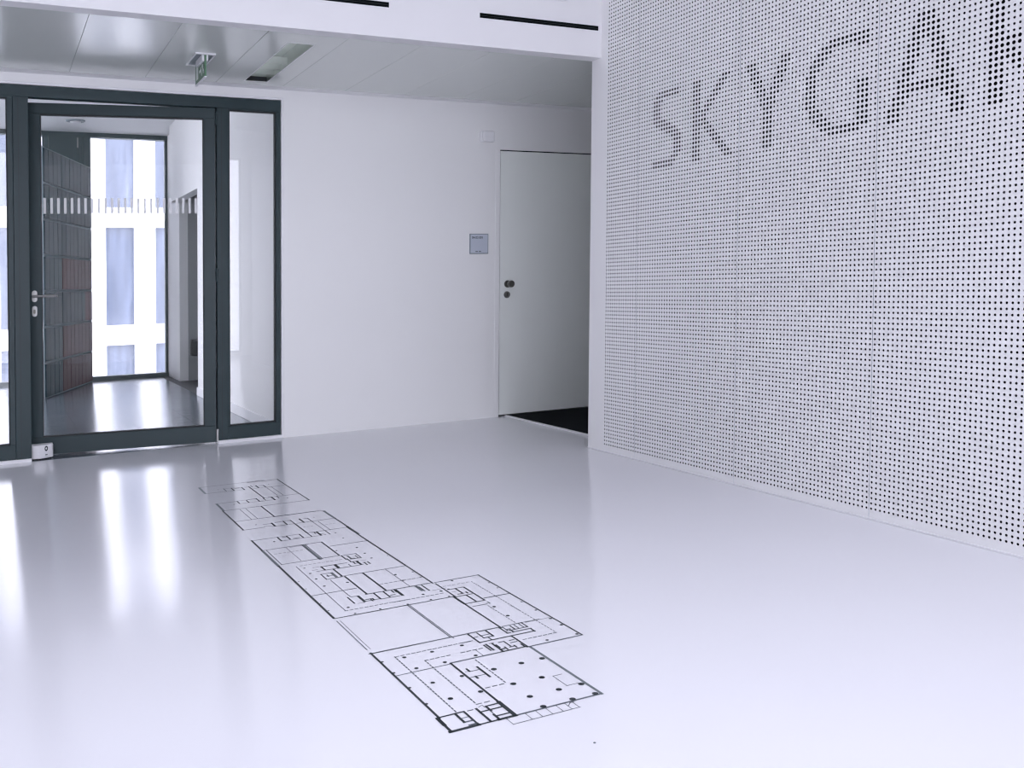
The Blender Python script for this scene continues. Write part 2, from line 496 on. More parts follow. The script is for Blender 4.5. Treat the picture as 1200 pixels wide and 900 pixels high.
A_ = {0: rng((8, 11)), 1: rng((8, 11)), 2: rng((7, 12)), 3: rng((7, 12)), 4: rng((7, 12)), 5: rng((6, 8), (11, 13)), 6: rng((6, 8), (11, 13)), 7: rng((6, 8), (11, 13)),
      8: rng((5, 7), (12, 14)), 9: rng((5, 7), (12, 14)), 10: rng((5, 7), (12, 14)), 11: rng((4, 6), (13, 15)), 12: rng((4, 15)), 13: rng((4, 15)),
      14: rng((3, 6), (13, 16)), 15: rng((3, 5), (14, 16)), 16: rng((2, 4), (15, 17)), 17: rng((2, 4), (15, 17)), 18: rng((2, 4), (15, 17))}
R_ = {r: rng((22, 24)) for r in range(19)}
R_[0] |= rng((22, 31)); R_[1] |= rng((22, 32)); R_[2] |= rng((30, 33)); R_[7] |= rng((30, 33)); R_[8] |= rng((22, 32)); R_[9] |= rng((22, 31))
for r in (3, 4, 5, 6): R_[r] |= rng((31, 33))
for r, a in {10: (25, 26), 11: (25, 27), 12: (26, 28), 13: (27, 29), 14: (28, 30), 15: (28, 31), 16: (29, 32), 17: (30, 33), 18: (31, 34)}.items(): R_[r] |= rng(a)


def letters(*ds):
    s = set()
    for d in ds:
        for r, cs in d.items():
            s |= {(r, c) for c in cs}
    return s


SQ = np.array([(-1, -1), (0, -1), (1, -1), (1, 0), (1, 1), (0, 1), (-1, 1), (-1, 0)], float) * PITCH / 2
OC = np.array([(math.cos(math.radians(225 + 45 * i)), math.sin(math.radians(225 + 45 * i))) for i in range(8)])
TH = 0.010


def perf_panel(p, cols, big, y_lead):
    """one panel: a ring of quads round every hole and a wall inside it, plus plain margins"""
    cells = [(c, r) for c in cols for r in range(RMIN, RMAX + 1)]
    n = len(cells)
    yc = np.array([ycol(p, c) for c, r in cells]); zc = np.array([zrow(r) for c, r in cells])
    rad = np.array([RB if (r, c) in big else RS for c, r in cells])
    V = np.zeros((n, 24, 3))
    for i in range(8):
        V[:, i, 0] = 0; V[:, i, 1] = yc - SQ[i, 0]; V[:, i, 2] = zc + SQ[i, 1]
        V[:, 8 + i, 1] = yc - rad * OC[i, 0]; V[:, 8 + i, 2] = zc + rad * OC[i, 1]
        V[:, 16 + i] = V[:, 8 + i]; V[:, 16 + i, 0] = TH
    V[:, :, 0] += XW
    q = []
    for i in range(8):
        j = (i + 1) % 8
        q.append((i, j, 8 + j, 8 + i)); q.append((8 + i, 8 + j, 16 + j, 16 + i))
    Q = (np.arange(n)[:, None, None] * 24 + np.array(q)[None]).reshape(-1, 4)
    V = V.reshape(-1, 3)
    ya, yb = ycol(p, cols[0]) + PITCH / 2, ycol(p, cols[-1]) - PITCH / 2
    zb, zt = zrow(RMAX) - PITCH / 2, zrow(RMIN) + PITCH / 2
    ex = MB()
    for (y0, y1, z0, z1) in ((yb, y_lead, .006, zb), (yb, y_lead, zt, HM), (ya, y_lead, zb, zt)):
        if y1 - y0 > 1e-5 and z1 - z0 > 1e-5: ex.box(XW, XW + TH, y0, y1, z0, z1)
    n0 = len(V)
    V = np.concatenate([V, np.array(ex.v)]); Q = np.concatenate([Q, np.array(ex.f) + n0])
    org = np.array([XW, (y_lead + yb) / 2, .006])
    me = bpy.data.meshes.new('perforated_panel')
    me.vertices.add(len(V)); me.vertices.foreach_set('co', (V - org).astype(np.float32).ravel())
    me.loops.add(Q.size); me.loops.foreach_set('vertex_index', Q.astype(np.int32).ravel())
    me.polygons.add(len(Q)); me.polygons.foreach_set('loop_start', np.arange(0, Q.size, 4, dtype=np.int32))
    me.update(calc_edges=True); me.shade_flat(); me.materials.append(PANEL); me.materials.append(DARKFELT)
    mi = np.zeros(len(Q), np.int32); mi[1:n * 16:2] = 1; me.polygons.foreach_set('material_index', mi)
    return link('perforated_panel', me, org, wall_r)


perf_panel(0, list(range(-14, 0)), set(), YEND)
full = list(range(37))
perf_panel(1, full, letters(S_, K_), ycol(1, 0) + PITCH / 2)
perf_panel(2, full, letters(Y_, G_), ycol(2, 0) + PITCH / 2)
perf_panel(3, full, letters(A_, R_), ycol(3, 0) + PITCH / 2)
pl = perf_panel(4, full, set(), ycol(4, 0) + PITCH / 2)
for p in (5, 6): dup(pl, 0, ycol(p, 0) - ycol(4, 0))
js = None
for p in range(1, 7):
    y = ycol(p, 0) + PITCH / 2 + .0011
    if js is None:
        js = MB().box(XW + .0012, XW + .016, y - .0011, y + .0011, .006, HM).build('joint_strip', JOINT, wall_r, label='blue grey joint profile'); y00 = y
    else:
        dup(js, 0, y - y00)

# ================================================================ glazed door front
FY0, FY1 = YB + .018, YB + .088           # frame depth
HH0, HH1 = 2.366, 2.449
t1 = thing('trim_1', (0.8, FY0, 0), 'anthracite frame around the glazed door with slim posts', 'door frame', kind=S)
MB().box(XO0 + .02, 1.881, FY0, FY1, HH0 + .008, HH1).build('head', FRAME, t1, bevel=.002)
for a, b in ((0.1275, 0.2185), (1.425, 1.4995)):
    MB().box(a, b, FY0, FY1, .022, HH0 + .008).build('post', FRAME, t1, bevel=.002)
    MB().box(a + .03, a + .0325, FY0 - .0005, FY0 + .001, .03, HH0).build('post_groove', GASKET, t1)
MB().box(XO0, XO1, YB + .006, YB + .03, HH1 + .002, HO).build('reveal_strip', PLASTIC, t1)
MB().box(1.883, XO1, YB + .006, YB + .03, 0, HH1 + .002).build('reveal_strip', PLASTIC, t1)
for a, b in ((XO0, .2185), (1.425, 1.883)):
    MB().box(a, b, YB + .004, FY1, 0, .022).build('floor_strip', PLASTIC, t1, label='white sealing strip')


def fixed_light(name, x0, x1, label):
    t = thing(name, ((x0 + x1) / 2, FY0, 0), label, 'window', kind=S)
    MB().box(x0, x1, FY0 + .004, FY1, .022, .118).build('bottom_rail', FRAME, t, bevel=.002)
    MB().box(x0, x1, FY0 + .004, FY1, HH0, HH0 + .008).build('top_rail', FRAME, t)
    gx0, gx1 = x0 + .012, x1 - .034
    MB().box(x0, gx0, FY0 + .004, FY1, .118, HH0).build('stile', FRAME, t, bevel=.002)
    MB().box(gx1, x1, FY0 + .004, FY1, .118, HH0).build('stile', FRAME, t, bevel=.002)
    g = MB()
    for (a, b, c, d) in ((gx0, gx1, .118, .126), (gx0, gx1, HH0 - .008, HH0), (gx0, gx0 + .005, .126, HH0 - .008), (gx1 - .006, gx1, .126, HH0 - .008)):
        g.box(a, b, FY0 + .012, FY0 + .05, c, d)
    g.build('gasket', GASKET, t)
    MB().box(gx0 + .005, gx1 - .006, FY0 + .028, FY0 + .036, .126, HH0 - .008).build('pane', CLEAR, t)
    return t


fixed_light('window_2', 1.4997, 1.881, 'narrow fixed side light to the right of the glazed door')
fixed_light('window_1', XO0 + .02, 0.127, 'fixed glass light to the left of the glazed door, cut by the picture edge')

# --- the leaf, standing slightly ajar into the corridor
TH_D = math.radians(8.3)
HX, HY = 1.418, FY0 + .040
LW, LT = 1.214, .055
cu, su = math.cos(TH_D), math.sin(TH_D)


def TD(u, n, z):            # u from the hinge side to the handle side, n towards the hall
    return (HX - cu * u - su * n, HY + su * u - cu * n, z)


d1 = thing('door_1', (HX - LW / 2, HY + .08, 0), 'anthracite framed glass door standing slightly ajar', 'door', kind=S)
Z0, Z1 = .012, 2.372
MB().fbox(TD, 0, LW, -LT / 2, LT / 2, Z0, .128).build('bottom_rail', FRAME, d1, bevel=.002)
MB().fbox(TD, 0, LW, -LT / 2, LT / 2, 2.300, Z1).build('top_rail', FRAME, d1, bevel=.002)
MB().fbox(TD, 0, .078, -LT / 2, LT / 2, .128, 2.300).build('stile', FRAME, d1, bevel=.002)
MB().fbox(TD, LW - .084, LW, -LT / 2, LT / 2, .128, 2.300).build('stile', FRAME, d1, bevel=.002)
g = MB()
U0, U1 = .078, LW - .084
for (a, b, c, d) in ((U0, U1, .128, .136), (U0, U1, 2.292, 2.300), (U0, U0 + .006, .136, 2.292), (U1 - .004, U1, .136, 2.292)):
    g.fbox(TD, a, b, -.015, .022, c, d)
g.build('gasket', GASKET, d1)
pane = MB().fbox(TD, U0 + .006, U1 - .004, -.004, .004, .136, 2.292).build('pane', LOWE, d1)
for i in range(24):
    u = U1 - .022 - i * .0425
    if u < U0 + .02: break
    MB().fbox(TD, u - .008, u + .008, .0042, .0048, 1.636, 1.742).build('marking_strip', MARK, pane)
# hinges, handle, lock
for z in (.06, 1.2, 2.30):
    MB().loft([[(HX + .004 + x, HY - LT / 2 - .012 + y, zz) for x, y in circle(0, 0, .010, 10)] for zz in (z - .045, z + .045)]).build('hinge', FRAME if z > .1 else STEEL, d1, smooth=False)
UH = LW - .040
hd = MB().prism([TD(u, LT / 2, z) for u, z in stadium(UH, 1.083, .034, .078)], [TD(u, LT / 2 + .010, z) for u, z in stadium(UH, 1.083, .032, .076)]).build('handle_rose', STEEL, d1)
lv = MB()
lv.loft([[TD(UH + a, LT / 2 + nn, 1.083 + b) for a, b in circle(0, 0, .0085, 10)] for nn in (.010, .048)])
lv.loft([[TD(uu, LT / 2 + .048 + a, 1.083 + b) for a, b in circle(0, 0, .0085, 10)] for uu in (UH + .009, UH - .06, UH - .145)])
lv.build('lever', STEEL, hd, smooth=False, label='steel lever handle')
cy = MB().prism([TD(u, LT / 2, z) for u, z in stadium(UH, .982, .032, .072)], [TD(u, LT / 2 + .008, z) for u, z in stadium(UH, .982, .030, .070)]).build('lock_rose', STEEL, d1)
MB().prism([TD(u, LT / 2 + .008, z) for u, z in stadium(UH, .980, .014, .030)], [TD(u, LT / 2 + .012, z) for u, z in stadium(UH, .980, .013, .029)]).build('lock_cylinder', DARKSTEEL, cy)
MB().fbox(TD, LW - .004, LW + .002, -.012, .012, .95, 1.12).build('strike_plate', STEEL, d1)

# ================================================================ white door and its surroundings
d2 = thing('door_2', (4.19, YB, 0), 'flush white door with a round knob in the recess', 'door', kind=S)
MB().box(XD0 + .009, XD1 - .004, YB + .010, YB + .055, .014, HD - .008).build('leaf', DOORW, d2, bevel=.0015)
MB().box(XD0 - .042, XD0 - .001, YB - .004, YB + .0, 0, HD + .0).build('frame_jamb', WHITE, d2, bevel=.001)
MB().box(XD0 - .02, XD1 + .02, YB + .2, YB + .21, 0, HD + .02).build('rebate', BLACKGAP, d2)
MB().box(XD0, XD0 + .005, YB + .012, YB + .2, 0, HD).box(XD0 + .005, XD1, YB + .012, YB + .2, HD - .003, HD).build('seal', BLACKGAP, d2)
KX, KZ = 3.757, 1.080


def ring(cx, cz, r0, y0, y1, r1=None, n=20):
    r1 = r1 or r0
    return [[(x, y0, z) for x, z in circle(cx, cz, r0, n)], [(x, y1, z) for x, z in circle(cx, cz, r1, n)]]


kr = MB().loft(ring(KX, KZ, .030, YB + .012, YB + .002, .029)).build('knob_rose', DARKSTEEL, d2)
kb = [[(x, y, z) for x, z in circle(KX, KZ, r, 20)] for r, y in ((.012, YB + .002), (.012, YB - .028), (.026, YB - .034), (.028, YB - .044), (.028, YB - .062), (.024, YB - .068))]
MB().loft(kb).build('knob', DARKSTEEL, kr, smooth=False, label='round dark metal knob')
lr = MB().loft(ring(KX - .006, .993, .028, YB + .012, YB + .002, .027)).build('lock_rose', STEEL, d2)
MB().box(KX - .011, KX - .003, YB - .002, YB + .003, .978, 1.008).build('lock_cylinder', DARKSTEEL, lr)

mt = thing('door_mat', (4.3, 6.0, 0), 'black entrance mat with a pale metal edge before the white door', 'mat')
MB().box(3.748, 5.0, 4.4, YB - .006, 0, .010).build('carpet', MAT_BLACK, mt)
MB().box(3.733, 3.748, 4.4, YB - .006, 0, .011).build('edge_strip', PLASTIC, mt, label='pale edge strip')

al = thing('alarm_sounder', (3.546, YB, 2.217), 'small white plastic alarm box beside the top of the white door', 'alarm')
MB().box(3.486, 3.500, YB - .022, YB, 2.222, 2.296).build('base_plate', PLASTIC, al, bevel=.004)
MB().box(3.500, 3.606, YB - .040, YB, 2.216, 2.303).build('cover', PLASTIC, al, bevel=.010, segs=3)

sg = thing('room_sign', (3.486, YB, 1.326), 'square pale blue room number plate on the wall beside the white door', 'sign')
MB().box(3.403, 3.569, YB - .010, YB, 1.326, 1.487).build('frame', SIGNE, sg, bevel=.002)
MB().box(3.410, 3.562, YB - .0125, YB - .010, 1.334, 1.480).build('face', SIGNP, sg)


def text_mesh(name, body, size, x, z, y, material, parent):
    cv = bpy.data.curves.new(name, 'FONT'); cv.body = body; cv.size = size; cv.offset = size * .02
    to = bpy.data.objects.new(name, cv); COL.objects.link(to)
    dg = bpy.context.evaluated_depsgraph_get()
    me0 = to.evaluated_get(dg).to_mesh()
    M_ = MB()
    M_.v = [(x + v.co.x, y, z + v.co.y) for v in me0.vertices]
    M_.f = [tuple(p.vertices) for p in me0.polygons]
    to.evaluated_get(dg).to_mesh_clear()
    bpy.data.objects.remove(to); bpy.data.curves.remove(cv)
    return M_.build(name, material, parent)


text_mesh('room_number', '04.03.001', .0255, 3.421, 1.448, YB - .0128, INK, sg)
MB().box(3.452, 3.474, YB - .0131, YB - .0126, 1.342, 1.349).box(3.482, 3.502, YB - .0131, YB - .0126, 1.342, 1.349).build('small_print', INKB, sg)

# ================================================================ bulkhead slots and sensor
for x0, lab in ((2.609, 'dark linear air slot in the bulkhead beside the perforated wall'), (1.189, 'dark linear air slot in the bulkhead at the top edge of the picture')):
    t = thing('air_slot', (x0 + .42, YBEAM, 2.67), lab, 'air vent')
    a, b, c, d = x0, x0 + .843, 2.6685, 2.6985
    fr = MB()
    for q in ((a - .005, b + .005, d, d + .006), (a - .005, b + .005, c - .006, c), (a - .005, a, c, d), (b, b + .005, c, d)):
        fr.box(q[0], q[1], YBEAM - .004, YBEAM, q[2], q[3])
    fr.build('frame', PLASTIC, t)
    MB().box(a, b, YBEAM - .0015, YBEAM, c, d).build('slot', BLACKGAP, t)
    MB().box(a, b, YBEAM - .003, YBEAM - .0015, (c + d) / 2 - .001, (c + d) / 2 + .001).build('vane', GASKET, t)
ds = thing('wall_sensor', (3.155, YBEAM, 2.824), 'pale grey sensor box on the bulkhead at the top picture edge', 'sensor')
MB().box(3.10, 3.205, YBEAM - .05, YBEAM, 2.826, 2.93).build('housing', PLASTIC, ds, bevel=.008)
MB().box(3.13, 3.175, YBEAM - .056, YBEAM - .05, 2.85, 2.88).build('lens', SIGNE, ds, bevel=.003)

# ================================================================ exit sign
ex = thing('exit_sign', (1.165, 6.10, 2.29), 'small green exit sign hanging edge on from the metal ceiling', 'sign')
pl2 = MB()
pl2.box(1.105, 1.225, 5.945, 5.955, HC - .010, HC).box(1.105, 1.225, 6.265, 6.275, HC - .010, HC).box(1.105, 1.113, 5.955, 6.265, HC - .010, HC).box(1.217, 1.225, 5.955, 6.265, HC - .010, HC)
pl2.build('mounting_frame', PLASTIC, ex)
MB().box(1.113, 1.217, 5.955, 6.265, HC - .004, HC - .002).build('mounting_plate', SIGNE, ex)
MB().box(1.145, 1.185, 5.965, 6.16, HC - .045, HC - .004).build('lamp_housing', PLASTIC, ex, bevel=.006)
SZ0, SZ1 = 2.385, 2.520
bl = MB().box(1.160, 1.170, 5.955, 6.25, SZ0, SZ1 - .006).build('blade', GREEN, ex)
MB().box(1.158, 1.172, 5.953, 6.252, SZ0 - .006, SZ0).build('blade_edge', PLASTIC, bl)
for sx in (1.1592, 1.1703):
    pic = MB()

    def P(pts, sx=sx, pic=pic):
        pic.prism([(sx, 6.24 - .28 * a, SZ0 + .125 * b) for a, b in pts], [(sx + .0005, 6.24 - .28 * a, SZ0 + .125 * b) for a, b in pts])
    P([(.08, .18), (.30, .18), (.30, .86), (.08, .86)])                      # doorway
    P([(.42, .52), (.56, .52), (.56, .66), (.68, .45), (.56, .24), (.56, .38), (.42, .38)])   # arrow
    P([(.78 + .035 * math.cos(t), .80 + .07 * math.sin(t)) for t in [i * math.pi / 4 for i in range(8)]])   # head
    P([(.74, .70), (.82, .68), (.86, .42), (.80, .38)])                      # body
    P([(.80, .42), (.86, .40), (.74, .22), (.70, .14), (.67, .18), (.71, .28)])
    P([(.82, .42), (.88, .42), (.95, .30), (.95, .18), (.91, .18), (.90, .28)])
    P([(.74, .70), (.75, .62), (.68, .52), (.65, .56)])
    pic.build('pictogram', SIGNW, bl)

# ================================================================ recessed luminaire
lu = thing('ceiling_luminaire', (1.637, 6.09, HC), 'long recessed mirror louvre light in the metal ceiling', 'ceiling light')
hs = MB()
hs.box(LX0, LX1, LY0, LY1, HC + .085, HC + .09)
hs.box(LX0 - .0, LX0 + .002, LY0, LY1, HC + .001, HC + .085).box(LX1 - .002, LX1, LY0, LY1, HC + .001, HC + .085)
hs.box(LX0, LX1, LY0, LY0 + .002, HC + .001, HC + .085).box(LX0, LX1, LY1 - .002, LY1, HC + .001, HC + .085)
hs.build('reflector', MIRROR, lu)
lip = MB()
lip.box(LX0 - .006, LX0, LY0 - .006, LY1 + .006, HC - .002, HC).box(LX1, LX1 + .006, LY0 - .006, LY1 + .006, HC - .002, HC)
lip.box(LX0, LX1, LY0 - .006, LY0, HC - .002, HC).box(LX0, LX1, LY1, LY1 + .006, HC - .002, HC)
lip.build('trim_ring', PLASTIC, lu)
MB().box(LX0 + .002, LX1 - .002, LY1 - .02, LY1 - .004, HC + .002, HC + .03).build('end_louvre', GASKET, lu)
for k in range(3):
    y = 6.42 - k * .16
    MB().box(LX0 + .002, LX1 - .002, y, y + .004, HC + .004, HC + .05).build('louvre', MIRROR, lu)

# ================================================================ corridor downlight
dl = thing('downlight', (.87, 11.92, HCO - .03), 'round recessed downlight in the corridor ceiling', 'ceiling light')
MB().loft([[(.87 + a, 11.92 + b, HCO - zz) for a, b in circle(0, 0, r, 24)] for r, zz in ((.105, 0), (.103, .012), (.088, .016))]).build('ring', SIGNE, dl)
MB().loft([[(.87 + a, 11.92 + b, HCO - zz) for a, b in circle(0, 0, r, 24)] for r, zz in ((.06, .016), (.055, .03), (.02, .04))]).build('lamp_glass', PLASTIC, dl)

# ================================================================ door stop
st = thing('door_stop', (.30, 6.98, 0), 'white rounded door stop block at the foot of the glass door', 'door stop')
SX0, SX1, SY0, SY1 = .205, .352, 6.918, 7.02
outl = [(SX0, SY0 + .030), (SX0 + .02, SY0 + .010), (SX0 + .06, SY0), (SX0 + .095, SY0 + .012), (SX1 - .008, SY0 + .040), (SX1, SY0 + .055), (SX1, SY1), (SX0, SY1)]
body_ = MB().loft([[(x, y, z) for x, y in outl] for z in (.008, .097)])
bo = body_.build('body', PLASTIC, st, bevel=.006, segs=3)
MB().loft([[(x + (.01 if x < .27 else -.01), y + (.012 if y < 6.97 else -.008), z) for x, y in outl] for z in (0, .008)]).build('foot', GASKET, st)


def on_face(a, z):           # along the slanted right front face of the block
    f0, f1 = Vector((SX0 + .095, SY0 + .012)), Vector((SX1 - .008, SY0 + .040))
    p = f0.lerp(f1, a); return (p.x + .0005, p.y - .0012, z)


lg = MB()
for k in range(10):
    t0, t1_ = k * math.pi / 5, (k + 1) * math.pi / 5
    lg.poly([on_face(.18 + .24 * math.cos(t), .072 + r * math.sin(t)) for t, r in ((t0, .018), (t1_, .018))] + [on_face(.18 + .11 * math.cos(t), .072 + r * math.sin(t)) for t, r in ((t1_, .008), (t0, .008))])
lg.build('printed_mark', INK, bo)
MB().poly([on_face(.02, .034), on_face(.36, .034), on_face(.36, .028), on_face(.02, .028)]).build('printed_line', INKB, bo)

# ================================================================ plan printed on the floor
PLAN_SOLID = [
    (1433,4136,1433,3442,9),(998,3695,998,3495,11),(998,3534,998,3007,11),(995,2658,1264,2658,5),(1259,2658,1414,2658,5),(998,2663,998,2169,9),(993,2172,993,2091,10),
    (1173,2088,1430,2088,5),(1172,2472,1172,2181,9),(1003,2469,1172,2469,3),(1173,2474,1337,2474,5),(1113,3938,1189,3938,3),(1009,4514,1194,4514,4),
    (1017,5410,1377,5410,4),(1280,5394,1452,5394,4),(1014,5226,1115,5226,4),(1115,5217,1221,5217,3),(1130,5300,1168,5300,3),(1126,5306,1126,5230,5),
    (1166,5294,1166,5217,9),(1183,5274,1203,5274,5),(1177,5284,1221,5284,3),(1220,5281,1220,5207,8),(1235,5273,1257,5273,3),(1259,5282,1259,4941,8),
    (1274,5302,1274,5253,5),(1299,5284,1299,5220,10),(1315,5277,1338,5269,4),(1449,5393,1449,4765,9),(1261,5211,1340,5211,3),(1340,5206,1436,5206,4),
    (1338,5270,1338,5207,7),(1338,5193,1338,4970,3),(1366,5201,1366,4960,3),(1260,4947,1365,4947,4),(1365,4947,1443,4947,4),(1254,4941,1254,4886,6),
    (1445,4769,1273,4769,4),(1273,4769,1131,4769,4),(1175,4956,1223,4956,3),(1220,4958,1220,4881,8),(1219,4878,1286,4878,3),(1298,4940,1298,4869,12),
    (1286,4954,1302,4948,6),(1327,4951,1327,4899,6),(1010,4947,1120,4947,4),(1009,4772,1009,4454,9),(1013,4769,1202,4769,4),(1119,4942,1119,4884,8),
    (1166,4941,1166,4881,8),(1120,4951,1223,4951,3),(1220,4949,1220,4881,8),(1122,4883,1240,4883,3),(1090,4753,1090,4516,3),(1119,4754,1119,4511,3),
    (1199,4765,1199,4511,9),(1009,4520,1009,4333,9),(1005,4334,1106,4334,4),(1199,4509,1401,4509,4),(1196,4514,1430,4514,4),(1430,4502,1446,4492,4),
    (1439,4327,1439,3989,9),(1433,3840,1433,3431,8),(1433,3475,1433,3178,8),(1435,4325,1255,4325,4),(1114,4387,1155,4387,4),(1111,4356,1154,4335,4),
    (1154,4395,1154,4330,11),(1144,4325,1247,4325,3),(1172,4396,1198,4396,5),(1199,4397,1247,4397,3),(1210,4401,1210,4325,8),(1245,4399,1245,4316,6),
    (1245,4316,1245,4132,9),(1289,4402,1289,4322,11),(1309,4394,1325,4394,4),(1327,4393,1327,4311,6),(1327,4311,1327,4123,3),(1352,4310,1352,4123,3),
    (1243,4129,1428,4129,4),(1094,4129,1209,4129,3),(1109,4111,1109,4056,8),(1109,4056,1208,4056,3),(1150,4127,1150,4064,9),(1128,4114,1145,4114,4),
    (1168,4070,1191,4070,5),(1208,4125,1208,4056,8),(1245,4130,1245,4055,6),(1208,4055,1278,4055,3),(1287,4122,1287,4056,13),(1275,4121,1275,4096,7),
    (1294,4085,1308,4056,4),(1327,4121,1327,4051,6),(998,4133,998,3948,10),(999,4129,1109,4129,4),(1110,4130,1110,4058,8),(1014,3945,1014,3705,4),
    (1005,3949,1254,3949,4),(1254,3947,1254,3712,9),(1014,3707,1252,3707,4),(1166,3953,1166,3696,4),(1180,3949,1180,3700,4),(1097,3942,1097,3718,2),
    (1056,3649,1056,3061,3),(1265,3863,1435,3863,4),(1166,3435,1259,3435,4),(1259,3435,1429,3435,4),(1180,3425,1180,3187,9),(1254,3431,1254,3194,10),
    (1346,3436,1346,3188,3),(1176,3186,1432,3186,5),(1003,3270,1169,3270,4),(1119,3411,1119,3191,3),(1141,3596,1141,3543,9),(1140,3595,1195,3595,5),
    (1141,3543,1192,3543,4),(1193,3593,1193,3547,8),(1199,3596,1199,3545,8),(1192,3538,1292,3538,4),(1195,3594,1245,3594,4),(1265,3647,1265,3597,7),
    (1259,3700,1259,3640,7),(1262,3701,1321,3701,4),(1320,3702,1320,3631,5),(1275,3633,1320,3633,4),(1309,3674,1309,3639,5),(1287,3642,1295,3637,6),
    (1262,3596,1295,3596,4),(1271,3596,1271,3565,7),(1287,3593,1287,3543,12),(1270,3567,1285,3567,4),(1245,3571,1245,3542,4),(1301,3591,1325,3591,2),
    (1307,3563,1307,3526,7),(1322,3565,1322,3534,7),(1302,3564,1322,3564,2),(1108,3544,1141,3544,3),(1109,3599,1140,3599,2),(1096,3566,1117,3566,2),
    (1172,3538,1172,3434,9),(1109,3499,1109,3429,6),(1109,3427,1168,3427,4),(1108,3499,1152,3499,4),(1127,3480,1127,3459,5),(1123,3465,1143,3465,4),
    (1108,3187,1108,3114,7),(1120,3186,1145,3186,3),(1145,3180,1145,3115,13),(1204,3184,1204,3115,8),(1147,3115,1204,3115,4),(1204,3110,1273,3110,4),
    (1119,3107,1143,3107,2),(1240,3183,1240,3116,8),(1270,3177,1270,3154,8),(1281,3181,1281,3156,8),(1285,3175,1285,3110,14),(1156,3132,1174,3132,5),
    (1172,3130,1172,3106,6),(1180,3131,1180,3113,8),(1250,3132,1264,3132,5),(1001,3004,1260,3004,6),(1261,3004,1435,3004,5),(1366,3177,1366,3125,5),
    (1372,3167,1372,3112,6),(1388,3179,1388,3109,7),(1399,3103,1451,3103,2),(998,2978,998,2693,3),(1009,2975,1009,2693,2),(1259,3004,1259,2660,4),
    (1265,2999,1265,2645,3),(1443,3181,1621,3181,5),(1620,3182,1620,2860,7),(1620,2883,1620,2469,7),(1619,2469,1425,2469,5),(1439,3168,1439,3002,7),
    (1433,3002,1433,2916,12),(1433,2916,1433,2649,8),(1428,2656,1428,2597,7),(1427,2574,1427,2470,8),(1446,2875,1499,2875,4),(1519,2933,1616,2933,5),
    (1449,3081,1509,3081,4),(1477,3079,1477,3018,8),(1510,3077,1510,2914,8),(1437,2996,1502,2996,6),(1479,2989,1479,2920,8),(1440,2913,1511,2913,6),
    (1459,3017,1479,3017,6),(1493,3025,1493,3012,9),(1449,3050,1466,3050,2),(1510,2892,1510,2875,5),(1294,2658,1430,2658,5),(1317,2651,1317,2571,8),
    (1318,2573,1430,2573,6),(1430,2573,1510,2573,6),(1379,2650,1379,2600,8),(1346,2648,1346,2601,6),(1348,2601,1379,2601,5),(1345,2621,1372,2621,4),
    (1360,2600,1360,2575,5),(1319,2619,1333,2619,4),(1442,2658,1513,2658,4),(1510,2658,1510,2616,6),(1436,2616,1510,2616,4),(1439,2652,1439,2616,4),
    (1465,2649,1465,2617,6),(1480,2651,1480,2616,4),(1498,2655,1498,2617,4),(1440,2628,1452,2628,5),(1448,2599,1511,2599,5),(1510,2597,1510,2570,7),
    (1427,2599,1438,2599,6),(1449,2620,1449,2598,7),(1517,2658,1577,2658,2),(1523,2653,1611,2653,2),(1280,2527,1280,2478,2),(1318,2547,1318,2500,7),
    (1327,2550,1327,2502,6),(1339,2550,1352,2550,3),(1346,2532,1346,2474,8),(1346,2547,1346,2521,8),(1352,2531,1352,2505,6),(1368,2544,1385,2544,4),
    (1385,2541,1385,2500,6),(1405,2542,1418,2542,4),(1340,2474,1424,2474,7),(1346,2492,1358,2492,8),(1366,2503,1366,2483,7),(1397,2500,1397,2484,7),
    (1380,2495,1392,2495,4),(1420,2499,1420,2480,7),(1400,2524,1419,2524,4),(1194,2413,1194,2393,8),(1194,2392,1226,2392,3),(1227,2411,1227,2332,9),
    (1176,2354,1224,2354,3),(1193,2354,1193,2340,9),(1182,2396,1196,2396,2),(993,2658,1153,2658,5),(993,2169,993,2130,14),(991,2088,1068,2088,11),
    (1068,2088,1125,2088,6),(1125,2088,1173,2088,10),(1172,2176,1172,2089,16),(996,2173,1068,2173,6),(1043,2170,1043,2118,9),(1068,2172,1068,2091,8),
    (1042,2118,1068,2118,5),(1047,2141,1064,2141,3),(1048,2098,1069,2098,5),(1103,2171,1103,2089,9),(1131,2169,1131,2142,9),(1127,2119,1127,2088,9),
    (1129,2142,1129,2119,3),(1106,2149,1167,2149,6),(1132,2172,1168,2172,6),(1132,2109,1165,2109,6),(1112,2176,1124,2183,2),(1126,2183,1126,2169,2),
    (1144,2083,1144,2048,2),(1144,2048,1340,2048,2),(1199,2085,1199,2050,2),(1229,2083,1229,2049,2),(1259,2084,1259,2048,2),(1290,2086,1290,2049,2),
    (1316,2085,1316,2049,2),(1338,2083,1338,2049,2),(1315,2066,1330,2081,2),(1330,2082,1342,2082,2),(1380,2248,1380,2174,2),(1379,2175,1415,2175,2),
    (1380,2248,1408,2248,2),
]
